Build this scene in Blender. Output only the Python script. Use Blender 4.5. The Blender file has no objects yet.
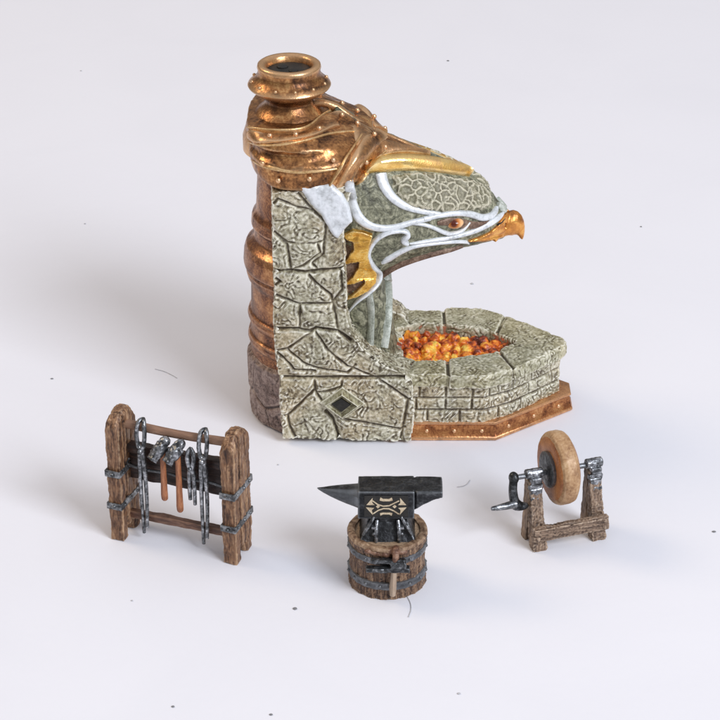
import bpy, bmesh, math, random
import numpy as np
from mathutils import Vector, Matrix, noise
from mathutils.bvhtree import BVHTree
random.seed(7)
R = math.radians
S = bpy.context.scene
C = S.collection
# ------------------------------------------------------------ camera
ELEV, FOV, D = R(28), R(18), 45.5
cam_d = bpy.data.cameras.new('camera'); cam = bpy.data.objects.new('camera', cam_d); C.objects.link(cam)
CAM = Vector((0, -D*math.cos(ELEV), D*math.sin(ELEV)))
cam.location = CAM; cam.rotation_euler = (math.pi/2-ELEV, 0, 0)
cam_d.angle = FOV; cam_d.clip_end = 2000; cam_d.clip_start = 1
S.camera = cam
FW = Vector((0, math.cos(ELEV), -math.sin(ELEV))); UP = Vector((0, math.sin(ELEV), math.cos(ELEV)))
FL = 360/math.tan(FOV/2)
def ray(px, py): return (FW + Vector((1,0,0))*((px-360)/FL) + UP*((360-py)/FL)).normalized()
def atY(px, py, Y):
    d = ray(px, py); return CAM + d*((Y-CAM.y)/d.y)
def atZ(px, py, z=0.0):
    d = ray(px, py); return CAM + d*((z-CAM.z)/d.z)
def zm(ox, oy, s):
    return lambda pts: [(ox+x/s, oy+y/s) for x, y in pts]
Z1 = zm(230,40,4.235); Z2 = zm(340,130,3.6); Z3 = zm(230,180,4.0); Z4 = zm(240,320,4.0)
Z5 = zm(380,280,3.6); Z6 = zm(95,390,4.0); Z7 = zm(330,220,4.8); Z8 = zm(340,160,8.0); ZH = zm(235,90,4.8)

# ------------------------------------------------------------ materials
def N(nt, t, **k):
    n = nt.nodes.new(t)
    for a, v in k.items(): setattr(n, a, v)
    return n
def paint(name, cols, scale=6, dist=0.6, metallic=0, rough=.6, bump=.25, stretch=(1,1,1), edge=None, edge_amt=.7,
          fine=30, fine_amt=.4, groove=None, groove_scale=5, bdist=.03, lo=.33, hi=.67, coat=0, big=None, tex='noise', cav=None, erange=(.51,.57)):
    m = bpy.data.materials.new(name); m.use_nodes = True; nt = m.node_tree; L = nt.links.new
    b = nt.nodes['Principled BSDF']; b.inputs['Metallic'].default_value = metallic
    b.inputs['Coat Weight'].default_value = coat; b.inputs['Coat Roughness'].default_value = .3
    tc = N(nt,'ShaderNodeTexCoord'); mp = N(nt,'ShaderNodeMapping'); mp.inputs['Scale'].default_value = stretch
    L(tc.outputs['Object'], mp.inputs['Vector'])
    n1 = N(nt,'ShaderNodeTexNoise'); n1.inputs['Scale'].default_value = scale; n1.inputs['Detail'].default_value = 5
    n1.inputs['Distortion'].default_value = dist; L(mp.outputs[0], n1.inputs['Vector'])
    n2 = N(nt,'ShaderNodeTexNoise'); n2.inputs['Scale'].default_value = fine; n2.inputs['Detail'].default_value = 3; L(mp.outputs[0], n2.inputs['Vector'])
    mx = N(nt,'ShaderNodeMix'); mx.data_type='FLOAT'; mx.inputs[0].default_value = fine_amt
    L(n1.outputs[0], mx.inputs[2]); L(n2.outputs[0], mx.inputs[3])
    rp = N(nt,'ShaderNodeValToRGB'); e = rp.color_ramp.elements
    k = len(cols)
    for i, c in enumerate(cols):
        p = lo + (hi-lo)*i/(k-1)
        el = e[i] if i < 2 else e.new(p)
        el.position = p; el.color = (*c, 1)
    L(mx.outputs[0], rp.inputs[0]); col = rp.outputs[0]; height = mx.outputs[0]
    if groove:
        if tex == 'voronoi':
            g = N(nt,'ShaderNodeTexVoronoi', feature='DISTANCE_TO_EDGE'); g.inputs['Scale'].default_value = groove_scale
            ad = N(nt,'ShaderNodeVectorMath', operation='ADD'); sc = N(nt,'ShaderNodeVectorMath', operation='SCALE'); sc.inputs['Scale'].default_value=.25
            n3 = N(nt,'ShaderNodeTexNoise'); n3.inputs['Scale'].default_value = groove_scale*1.2; L(mp.outputs[0], n3.inputs['Vector'])
            L(n3.outputs['Color'], sc.inputs[0]); L(mp.outputs[0], ad.inputs[0]); L(sc.outputs[0], ad.inputs[1]); L(ad.outputs[0], g.inputs['Vector'])
            gr = N(nt,'ShaderNodeMapRange'); gr.inputs['From Min'].default_value=.02; gr.inputs['From Max'].default_value=.22
            L(g.outputs['Distance'], gr.inputs['Value'])
            inv = N(nt,'ShaderNodeMath', operation='SUBTRACT'); inv.inputs[0].default_value=1; L(gr.outputs[0], inv.inputs[1]); gout = inv.outputs[0]
        else:
            g = N(nt,'ShaderNodeTexNoise'); g.inputs['Scale'].default_value = groove_scale; g.inputs['Detail'].default_value = 1.2; g.inputs['Distortion'].default_value = 1.3
            L(mp.outputs[0], g.inputs['Vector'])
            s = N(nt,'ShaderNodeMath', operation='SUBTRACT'); s.inputs[1].default_value=.5; L(g.outputs[0], s.inputs[0])
            a = N(nt,'ShaderNodeMath', operation='ABSOLUTE'); L(s.outputs[0], a.inputs[0])
            gr = N(nt,'ShaderNodeMapRange'); gr.inputs['From Min'].default_value=.004; gr.inputs['From Max'].default_value=.10
            L(a.outputs[0], gr.inputs['Value'])
            mn = N(nt,'ShaderNodeTexNoise'); mn.inputs['Scale'].default_value = groove_scale*1.7; mn.inputs['Detail'].default_value=1; ms=N(nt,'ShaderNodeVectorMath',operation='ADD'); ms.inputs[1].default_value=(9,4,7)
            L(mp.outputs[0], ms.inputs[0]); L(ms.outputs[0], mn.inputs['Vector'])
            mm = N(nt,'ShaderNodeMapRange'); mm.inputs['From Min'].default_value=.50; mm.inputs['From Max'].default_value=.62; L(mn.outputs[0], mm.inputs['Value'])
            mo = N(nt,'ShaderNodeMath', operation='MAXIMUM'); L(gr.outputs[0], mo.inputs[0]); L(mm.outputs[0], mo.inputs[1]); gout = mo.outputs[0]
        if tex=='voronoi': gsel=gr.outputs[0]
        else: gsel=gout
        cm = N(nt,'ShaderNodeMix'); cm.data_type='RGBA'
        L(gsel, cm.inputs[0]); cm.inputs[6].default_value = (*groove,1); L(col, cm.inputs[7]); col = cm.outputs[2]
        hm = N(nt,'ShaderNodeMath', operation='MULTIPLY_ADD'); hm.inputs[1].default_value = 1.2; L(gout, hm.inputs[0]); L(height, hm.inputs[2]); height = hm.outputs[0]
    if big:
        n4 = N(nt,'ShaderNodeTexNoise'); n4.inputs['Scale'].default_value = 1.1; n4.inputs['Detail'].default_value=2; L(tc.outputs['Object'], n4.inputs['Vector'])
        r4 = N(nt,'ShaderNodeMapRange'); r4.inputs['From Min'].default_value=.42; r4.inputs['From Max'].default_value=.62; r4.inputs['To Max'].default_value=.6
        L(n4.outputs[0], r4.inputs['Value'])
        cm = N(nt,'ShaderNodeMix'); cm.data_type='RGBA'; cm.blend_type='MULTIPLY'; L(r4.outputs[0], cm.inputs[0]); L(col, cm.inputs[6]); cm.inputs[7].default_value=(*big,1); col = cm.outputs[2]
    if edge or cav:
        geo = N(nt,'ShaderNodeNewGeometry')
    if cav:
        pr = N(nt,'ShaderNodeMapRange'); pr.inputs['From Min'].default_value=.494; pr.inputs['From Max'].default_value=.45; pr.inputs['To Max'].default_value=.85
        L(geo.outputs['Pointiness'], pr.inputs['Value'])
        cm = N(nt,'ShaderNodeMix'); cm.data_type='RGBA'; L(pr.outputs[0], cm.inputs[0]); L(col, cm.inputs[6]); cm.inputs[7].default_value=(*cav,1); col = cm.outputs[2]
    if edge:
        pr = N(nt,'ShaderNodeMapRange'); pr.inputs['From Min'].default_value=erange[0]; pr.inputs['From Max'].default_value=erange[1]; pr.inputs['To Max'].default_value=edge_amt
        L(geo.outputs['Pointiness'], pr.inputs['Value'])
        cm = N(nt,'ShaderNodeMix'); cm.data_type='RGBA'; L(pr.outputs[0], cm.inputs[0]); L(col, cm.inputs[6]); cm.inputs[7].default_value=(*edge,1); col = cm.outputs[2]
    L(col, b.inputs['Base Color'])
    rr = N(nt,'ShaderNodeMapRange'); rr.inputs['From Min'].default_value=.3; rr.inputs['From Max'].default_value=.7
    rr.inputs['To Min'].default_value=min(1,rough+.12); rr.inputs['To Max'].default_value=max(.05,rough-.12); L(mx.outputs[0], rr.inputs['Value']); L(rr.outputs[0], b.inputs['Roughness'])
    bp = N(nt,'ShaderNodeBump'); bp.inputs['Strength'].default_value = bump; bp.inputs['Distance'].default_value = bdist
    L(height, bp.inputs['Height']); L(bp.outputs[0], b.inputs['Normal'])
    return m
M = {}
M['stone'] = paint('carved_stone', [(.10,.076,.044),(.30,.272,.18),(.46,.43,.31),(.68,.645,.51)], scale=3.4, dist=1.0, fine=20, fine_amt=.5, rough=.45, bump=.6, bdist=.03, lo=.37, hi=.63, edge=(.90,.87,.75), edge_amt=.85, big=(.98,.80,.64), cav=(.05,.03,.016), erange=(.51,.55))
M['stone_top'] = paint('coping_stone', [(.14,.115,.062),(.31,.29,.18),(.45,.425,.295),(.62,.59,.45)], scale=3.4, dist=1.0, fine=20, fine_amt=.5, rough=.45, bump=.6, bdist=.03, lo=.37, hi=.63, edge=(.84,.80,.66), edge_amt=.85, big=(.92,.84,.66), cav=(.055,.036,.02), erange=(.51,.55))
M['mortar'] = paint('dark_brown_wash', [(.022,.014,.009),(.07,.048,.03)], rough=.6, bump=.3)
M['stone_dark'] = paint('base_stone', [(.05,.03,.024),(.17,.11,.09),(.31,.22,.185),(.45,.36,.31)], scale=4, dist=1.2, rough=.45, bump=.5, metallic=.2, edge=(.55,.43,.36), edge_amt=.7, cav=(.03,.018,.014), erange=(.51,.56))
M['crown'] = paint('pitted_stone', [(.13,.115,.07),(.25,.23,.155),(.40,.37,.26)], scale=7, rough=.5, bump=.5, bdist=.03, fine_amt=.5, edge=(.68,.63,.48), edge_amt=.8, cav=(.10,.085,.055), big=(.88,.92,.8), erange=(.50,.54))
M['green'] = paint('mottled_green_stone', [(.045,.042,.025),(.125,.125,.08),(.26,.255,.17),(.46,.44,.32)], scale=5, dist=1.8, rough=.5, bump=.7, bdist=.04, fine_amt=.3, lo=.36, hi=.66)
M['copper'] = paint('copper_paint', [(.10,.035,.015),(.33,.12,.045),(.62,.27,.10),(.85,.47,.20)], scale=2.6, dist=1.2, metallic=.78, rough=.36, bump=.45, bdist=.03, edge=(.95,.62,.36), edge_amt=.75, fine=26, fine_amt=.35, cav=(.07,.02,.01))
M['hood'] = paint('bronze_paint', [(.06,.025,.011),(.22,.095,.035),(.46,.21,.075),(.74,.42,.17)], scale=2.2, dist=1.2, metallic=.72, rough=.31, bump=.4, bdist=.03, edge=(.85,.55,.30), edge_amt=.8, fine=22, fine_amt=.35, lo=.35, hi=.67, cav=(.04,.014,.007))
M['redcopper'] = paint('dark_red_copper_paint', [(.06,.024,.014),(.20,.08,.038),(.40,.18,.075),(.62,.33,.15)], scale=2.2, dist=1.0, metallic=.65, rough=.32, bump=.3, edge=(.85,.52,.34), edge_amt=.85, cav=(.03,.01,.007), erange=(.507,.54))
M['gold'] = paint('gold_paint', [(.45,.20,.04),(.85,.48,.09),(1.0,.72,.25)], scale=3.5, metallic=.8, rough=.28, bump=.3, edge=(1,.85,.5), edge_amt=.6, fine_amt=.3)
M['gold_edge'] = paint('worn_bronze_edge_highlight', [(.36,.20,.08),(.66,.42,.19),(.85,.62,.34)], scale=5, metallic=.65, rough=.36, bump=.2)
M['beak'] = paint('beak_paint', [(.30,.10,.02),(.68,.27,.05),(.95,.50,.12)], scale=4, metallic=.6, rough=.28, bump=.2, fine_amt=.2, coat=.3)
M['silver'] = paint('silver_paint', [(.50,.52,.53),(.76,.79,.81),(.90,.92,.95)], scale=6, metallic=.25, rough=.38, bump=.3, fine=20, fine_amt=.4)
M['pale'] = paint('pale_rib_paint', [(.20,.22,.17),(.45,.48,.42),(.68,.70,.64)], scale=6, metallic=.1, rough=.5, bump=.4)
M['brown'] = paint('brown_feather_paint', [(.05,.025,.015),(.17,.10,.065),(.34,.24,.17)], scale=6, rough=.5, bump=.4, metallic=.2)
M['void'] = paint('black_and_hole_shade', [(.008,.007,.006),(.02,.018,.015)], rough=.6)  # black of the emblem plate; in holes it stands for their shade
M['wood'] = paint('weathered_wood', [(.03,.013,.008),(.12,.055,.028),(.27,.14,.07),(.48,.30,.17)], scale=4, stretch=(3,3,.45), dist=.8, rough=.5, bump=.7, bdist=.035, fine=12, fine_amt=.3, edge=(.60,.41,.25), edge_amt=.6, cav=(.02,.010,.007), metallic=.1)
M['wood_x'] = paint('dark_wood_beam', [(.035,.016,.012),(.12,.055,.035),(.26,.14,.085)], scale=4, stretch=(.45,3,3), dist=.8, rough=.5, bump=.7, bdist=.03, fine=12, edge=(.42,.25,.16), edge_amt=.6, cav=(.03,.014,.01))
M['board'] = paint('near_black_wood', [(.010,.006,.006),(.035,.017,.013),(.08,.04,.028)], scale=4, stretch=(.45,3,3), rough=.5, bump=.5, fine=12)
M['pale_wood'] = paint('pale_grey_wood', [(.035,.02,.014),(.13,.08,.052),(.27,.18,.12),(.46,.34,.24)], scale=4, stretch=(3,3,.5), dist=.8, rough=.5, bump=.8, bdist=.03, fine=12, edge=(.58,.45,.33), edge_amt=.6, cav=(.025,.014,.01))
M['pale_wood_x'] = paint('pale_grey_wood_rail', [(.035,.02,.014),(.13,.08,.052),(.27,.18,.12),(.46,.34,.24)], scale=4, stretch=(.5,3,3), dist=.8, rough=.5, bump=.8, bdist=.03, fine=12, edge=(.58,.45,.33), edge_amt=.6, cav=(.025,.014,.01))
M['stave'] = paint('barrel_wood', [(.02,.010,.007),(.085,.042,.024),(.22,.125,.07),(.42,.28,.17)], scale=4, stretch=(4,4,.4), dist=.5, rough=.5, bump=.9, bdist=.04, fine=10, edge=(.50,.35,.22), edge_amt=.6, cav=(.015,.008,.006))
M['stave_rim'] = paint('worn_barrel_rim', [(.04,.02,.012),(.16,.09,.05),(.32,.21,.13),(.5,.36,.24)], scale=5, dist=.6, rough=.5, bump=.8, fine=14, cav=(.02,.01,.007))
M['orange_wood'] = paint('orange_handle_wood', [(.14,.045,.02),(.33,.12,.05),(.50,.22,.10)], scale=6, stretch=(3,3,.5), rough=.42, bump=.3)
M['iron'] = paint('dark_iron', [(.010,.011,.012),(.035,.037,.04),(.10,.105,.11),(.30,.31,.33)], scale=5, metallic=.7, rough=.34, bump=.6, bdist=.03, edge=(.5,.52,.55), edge_amt=.35, fine=18, lo=.36, hi=.68, erange=(.53,.62))
M['steel'] = paint('worn_steel_paint', [(.035,.036,.04),(.12,.125,.13),(.30,.31,.33),(.6,.62,.64)], scale=6, dist=.8, metallic=.75, rough=.30, bump=.6, fine=15, lo=.36, hi=.64, cav=(.01,.01,.01))
M['strap'] = paint('worn_grey_iron_strap', [(.025,.026,.028),(.10,.105,.11),(.26,.27,.28),(.48,.5,.52)], scale=5, metallic=.7, rough=.34, bump=.5, fine=18, lo=.36, hi=.66)
M['anvil'] = paint('blackened_steel', [(.006,.007,.008),(.018,.019,.022),(.045,.048,.052),(.14,.145,.155)], scale=5, metallic=.55, rough=.38, bump=.6, bdist=.025, edge=(.34,.36,.38), edge_amt=.6, fine=22, lo=.36, hi=.72, cav=(.006,.006,.006))
M['grit'] = paint('tan_grindstone', [(.17,.08,.034),(.34,.185,.085),(.50,.31,.16),(.64,.45,.27)], scale=3, rough=.5, bump=.35, fine=20, edge=(.74,.56,.38), edge_amt=.6, metallic=.05, lo=.3, hi=.72)
M['gritside'] = paint('orange_brown_grindstone_side', [(.12,.035,.012),(.33,.12,.035),(.52,.23,.08)], scale=2, rough=.4, bump=.3, fine_amt=.3)
M['cream'] = paint('cream_inlay', [(.30,.22,.14),(.58,.47,.32),(.66,.56,.40)], rough=.5, bump=.1)
M['coal'] = paint('orange_ember_paint', [(.08,.014,.008),(.26,.04,.012),(.66,.13,.018),(.92,.36,.035),(1.0,.66,.12)], scale=3.1, dist=1.0, rough=.4, bump=.45, fine=9, fine_amt=.35, lo=.36, hi=.64, coat=.05)
M['leather'] = paint('brown_leather', [(.05,.02,.012),(.16,.075,.045),(.34,.2,.13)], scale=8, rough=.5, bump=.7)
M['dust'] = paint('grey_dust', [(.16,.16,.17),(.28,.28,.28)], rough=.9)
M['faint'] = paint('pale_dust', [(.46,.46,.48),(.56,.56,.57)], rough=.9)

def eye_mat():
    m = bpy.data.materials.new('amber_eye'); m.use_nodes = True; nt = m.node_tree; L = nt.links.new; b = nt.nodes['Principled BSDF']
    tc = N(nt,'ShaderNodeTexCoord'); mp = N(nt,'ShaderNodeVectorMath', operation='LENGTH')
    cb = N(nt,'ShaderNodeVectorMath', operation='MULTIPLY'); cb.inputs[1].default_value=(1,0,1); L(tc.outputs['Object'], cb.inputs[0])
    sb = N(nt,'ShaderNodeVectorMath', operation='SUBTRACT'); sb.inputs[1].default_value=(.0,0,.035); L(cb.outputs[0], sb.inputs[0]); L(sb.outputs[0], mp.inputs[0])
    rp = N(nt,'ShaderNodeValToRGB'); rp.color_ramp.elements[0].position=.045; rp.color_ramp.elements[0].color=(.10,.015,.005,1)
    rp.color_ramp.elements[1].position=.085; rp.color_ramp.elements[1].color=(.60,.20,.04,1); e=rp.color_ramp.elements.new(.13); e.color=(.85,.50,.24,1)
    L(mp.outputs['Value'], rp.inputs[0]); L(rp.outputs[0], b.inputs['Base Color']); b.inputs['Roughness'].default_value=.15
    return m
M['eye'] = eye_mat()

# ------------------------------------------------------------ mesh helpers
class MB:
    def __init__(s): s.v=[]; s.f=[]
    def add(s, vs, fs):
        o=len(s.v); s.v += [Vector(v) for v in vs]; s.f += [tuple(i+o for i in f) for f in fs]; return s
    def box(s, c, size, rot=None, taper=1):
        c=Vector(c); hx,hy,hz=[k/2 for k in size]
        vs=[Vector((x*hx*(taper if z>0 else 1),y*hy*(taper if z>0 else 1),z*hz)) for z in (-1,1) for x,y in ((-1,-1),(1,-1),(1,1),(-1,1))]
        if rot is not None: vs=[rot@v for v in vs]
        return s.add([v+c for v in vs],[(3,2,1,0),(4,5,6,7),(0,1,5,4),(1,2,6,5),(2,3,7,6),(3,0,4,7)])
    def prism(s, poly, y0, y1):           # poly in XZ, from y0 (front) to y1
        n=len(poly)
        a=sum(poly[i][0]*poly[(i+1)%n][1]-poly[(i+1)%n][0]*poly[i][1] for i in range(n))
        if a<0: poly=poly[::-1]
        vs=[(x,y0,z) for x,z in poly]+[(x,y1,z) for x,z in poly]
        fs=[tuple(range(n)),tuple(range(2*n-1,n-1,-1))]+[((i+1)%n,i,i+n,(i+1)%n+n) for i in range(n)]
        return s.add(vs,fs)
    def zprism(s, poly, z0, z1, top=None):
        n=len(poly); top=top or poly
        a=sum(poly[i][0]*poly[(i+1)%n][1]-poly[(i+1)%n][0]*poly[i][1] for i in range(n))
        if a<0: poly=poly[::-1]; top=top[::-1]
        vs=[(x,y,z0) for x,y in poly]+[(x,y,z1) for x,y in top]
        fs=[tuple(range(n-1,-1,-1)),tuple(range(n,2*n))]+[(i,(i+1)%n,(i+1)%n+n,i+n) for i in range(n)]
        return s.add(vs,fs)
    def xprism(s, poly, x0, x1):          # poly in YZ
        n=len(poly)
        a=sum(poly[i][0]*poly[(i+1)%n][1]-poly[(i+1)%n][0]*poly[i][1] for i in range(n))
        if a<0: poly=poly[::-1]
        vs=[(x0,y,z) for y,z in poly]+[(x1,y,z) for y,z in poly]
        fs=[tuple(range(n-1,-1,-1)),tuple(range(n,2*n))]+[(i,(i+1)%n,(i+1)%n+n,i+n) for i in range(n)]
        return s.add(vs,fs)
    def rings(s, rings, cap=True):
        n=len(rings[0]); o=[]
        vs=[v for r in rings for v in r]; fs=[]
        for k in range(len(rings)-1):
            for i in range(n):
                j=(i+1)%n; fs.append((k*n+i,k*n+j,(k+1)*n+j,(k+1)*n+i))
        if cap: fs.append(tuple(range(n-1,-1,-1))); fs.append(tuple((len(rings)-1)*n+i for i in range(n)))
        return s.add(vs,fs)
    def lathe(s, c, prof, n=48, axis=None, cap=True):
        c=Vector(c); rs=[]
        for r,z in prof:
            rs.append([Vector((r*math.cos(t*2*math.pi/n), r*math.sin(t*2*math.pi/n), z)) for t in range(n)])
        if axis is not None: rs=[[axis@v for v in r] for r in rs]
        return s.rings([[v+c for v in r] for r in rs], cap)
    def tube(s, pts, rad, n=10, flat=1.0, cap=True, sub=4):
        pts=[Vector(p) for p in pts]
        if not isinstance(rad,(list,tuple)): rad=[rad]*len(pts)
        P,Q=smooth(pts,rad,sub) if len(pts)>2 else (pts,list(rad))
        rs=[]; prev=None
        for i,p in enumerate(P):
            t=(P[min(i+1,len(P)-1)]-P[max(i-1,0)]).normalized()
            if prev is None: a=t.orthogonal().normalized()
            else: a=(prev-t*prev.dot(t)).normalized()
            prev=a; b=t.cross(a)
            rs.append([p+(a*math.cos(k*2*math.pi/n)+b*math.sin(k*2*math.pi/n)*flat)*Q[i] for k in range(n)])
        return s.rings(rs,cap)
    def ball(s, c, r, seg=10, sc=(1,1,1)):
        c=Vector(c); rs=[]; m=seg//2+1
        for k in range(1,m):
            a=-math.pi/2+math.pi*k/m
            rs.append([c+Vector((r*sc[0]*math.cos(a)*math.cos(t*2*math.pi/seg), r*sc[1]*math.cos(a)*math.sin(t*2*math.pi/seg), r*sc[2]*math.sin(a))) for t in range(seg)])
        return s.rings(rs)
    def mirror(s, Y):
        n=len(s.v); s.v += [Vector((v.x,2*Y-v.y,v.z)) for v in s.v]; s.f += [tuple(i+n for i in f[::-1]) for f in s.f]; return s
def smooth(pts, rad, sub=4):
    P=[];Q=[]; n=len(pts)
    for i in range(n-1):
        p0,p1,p2,p3=pts[max(i-1,0)],pts[i],pts[i+1],pts[min(i+2,n-1)]
        for k in range(sub):
            t=k/sub
            P.append(.5*((2*p1)+(p2-p0)*t+(2*p0-5*p1+4*p2-p3)*t*t+(3*p1-p0-3*p2+p3)*t**3)); Q.append(rad[i]*(1-t)+rad[i+1]*t)
    P.append(pts[-1]); Q.append(rad[-1]); return P,Q
def build(name, mb, mat, parent=None, org=(0,0,0), vox=None, bevel=None, disp=None, smooth_shade=True, sub=0, label=None, fixn=True):
    me=bpy.data.meshes.new(name); o=Vector(org)
    me.from_pydata([v-o for v in mb.v],[],mb.f)
    bm=bmesh.new(); bm.from_mesh(me)
    if fixn: bmesh.ops.recalc_face_normals(bm, faces=bm.faces)
    bm.to_mesh(me); bm.free()
    me.materials.append(mat)
    ob=bpy.data.objects.new(name,me); C.objects.link(ob)
    if parent: ob.parent=parent
    else: ob.location=o
    if bevel:
        b=ob.modifiers.new('bevel','BEVEL'); b.width=bevel; b.segments=3; b.limit_method='ANGLE'; b.angle_limit=R(35)
    if sub:
        b=ob.modifiers.new('sub','SUBSURF'); b.levels=sub; b.render_levels=sub
    if vox:
        r=ob.modifiers.new('remesh','REMESH'); r.mode='VOXEL'; r.voxel_size=vox; r.use_smooth_shade=True
        sm=ob.modifiers.new('smooth','SMOOTH'); sm.factor=.5; sm.iterations=2
    if disp:
        for (size,st,kind) in disp:
            key='tex_%s_%s'%(kind,size)
            t=bpy.data.textures.get(key)
            if not t:
                if kind=='cloud':
                    t=bpy.data.textures.new(key,'CLOUDS'); t.noise_scale=size; t.noise_depth=2
                elif kind=='ridge2':
                    t=bpy.data.textures.new(key,'DISTORTED_NOISE'); t.noise_scale=size; t.distortion=1.6
                elif kind=='ridge':
                    t=bpy.data.textures.new(key,'MUSGRAVE'); t.musgrave_type='RIDGED_MULTIFRACTAL'; t.noise_scale=size; t.octaves=2
                else:
                    t=bpy.data.textures.new(key,'VORONOI'); t.noise_scale=size
            d=ob.modifiers.new('disp','DISPLACE'); d.texture=t; d.strength=st; d.mid_level=.5; d.texture_coords='LOCAL'
    if smooth_shade:
        for p in me.polygons: p.use_smooth=True
        if not vox and not bevel:
            try: me.set_sharp_from_angle(angle=R(50))
            except Exception: pass
    if label: ob['label']=label
    return ob
def carve(ob, segs=(), relief=.016, rs=6.0, org=(0,0,0), pits=0, lo_cut=True):
    """cut joint grooves and chiselled relief into a remeshed block; segs = (a, b, width, depth)"""
    dg=bpy.context.evaluated_depsgraph_get(); dg.update()
    me=bpy.data.meshes.new_from_object(ob.evaluated_get(dg)); old=ob.data; ob.modifiers.clear(); me.name=old.name; ob.data=me
    n=len(me.vertices); co=np.empty(n*3); me.vertices.foreach_get('co',co); co=co.reshape(n,3)
    no=np.empty(n*3); me.vertex_normals.foreach_get('vector',no); no=no.reshape(n,3)
    h=np.zeros(n)
    O=np.array(org)
    for a,b,w,d in segs:
        a=np.array(a)-O; b=np.array(b)-O; ab=b-a; L2=max(ab@ab,1e-9)
        t=np.clip(((co-a)@ab)/L2,0,1); q=co-(a+t[:,None]*ab); dist=np.sqrt((q*q).sum(1))
        h=np.minimum(h,-d*(.78*np.exp(-(dist/w)**2)+.22*np.exp(-(dist/(3.2*w))**2)))
    r=np.zeros(n)
    for i in range(n):
        v=Vector(co[i])*rs
        if pits:
            v=v+noise.noise_vector(v*.8)*.45+noise.noise_vector(v*2.5)*.15; dd=noise.voronoi(v)[0]; e=dd[1]-dd[0]; r[i]=pits*(1-min(e/.42,1))**1.5
        else:
            w_=noise.noise_vector(v*.55); v2=v+w_*1.3
            k=abs(noise.noise(v2)); k2=noise.noise(v*.45+Vector((7,3,1)))
            r[i]=-relief*1.5*max(0,1-k/.16)*(.35+.65*(1 if k2>-.12 else 0))+relief*.7*noise.noise(v*2.3)+relief*.9*k2
    h=h+r*np.clip(1+h/.03,0,1)
    co=co+no*h[:,None]
    if lo_cut: co[:,2]=np.maximum(co[:,2],-O[2])
    me.vertices.foreach_set('co',co.reshape(-1)); me.update()
    return ob
def thing(name, label, cat, loc=(0,0,0), rz=0, group=None):
    o=bpy.data.objects.new(name,None); C.objects.link(o); o.location=loc; o.rotation_euler=(0,0,rz); o.empty_display_size=.3
    o['label']=label; o['category']=cat
    if group: o['group']=group
    return o
def tag(o,label,cat,group=None):
    o['label']=label; o['category']=cat
    if group: o['group']=group
    return o
def offset_poly(p, d):
    n=len(p); a=sum(p[i][0]*p[(i+1)%n][1]-p[(i+1)%n][0]*p[i][1] for i in range(n)); sg=1 if a>0 else -1; out=[]
    for i in range(n):
        a0,b0,c0=Vector(p[i-1]),Vector(p[i]),Vector(p[(i+1)%n])
        e1=(b0-a0).normalized(); e2=(c0-b0).normalized()
        n1=Vector((-e1.y,e1.x))*sg; n2=Vector((-e2.y,e2.x))*sg
        m=(n1+n2); 
        if m.length<.3: m=n1
        m.normalize(); k=d/max(.45,m.dot(n1)); out.append(tuple(b0+m*k))
    return out

# ------------------------------------------------------------ the surface
Y0=-1.85
pl=bmesh.new(); bmesh.ops.create_grid(pl,x_segments=4,y_segments=4,size=150); me=bpy.data.meshes.new('tabletop'); pl.to_mesh(me); pl.free()
tt=bpy.data.objects.new('tabletop',me); C.objects.link(tt); tt['kind']='structure'
m=paint('matt_white_paper',[(.79,.79,.835),(.825,.825,.87)],scale=.25,rough=.75,bump=.05,fine=8,fine_amt=.15); me.materials.append(m)

# ------------------------------------------------------------ FORGE
g0=atZ(345,425,0); FO=Vector((g0.x,Y0,0))
forge=thing('forge','stone and copper forge with a silver masked eagle head above glowing coals','forge',FO)
YF=-3.35
def F(name,mb,mat,**k): return build(name,mb,M[mat],forge,org=FO,**k)
def xz(pts,Y=YF):
    out=[]
    for p in pts:
        q=atY(p[0],p[1],Y); out.append((q.x,max(q.z,0)))
    return out
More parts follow.
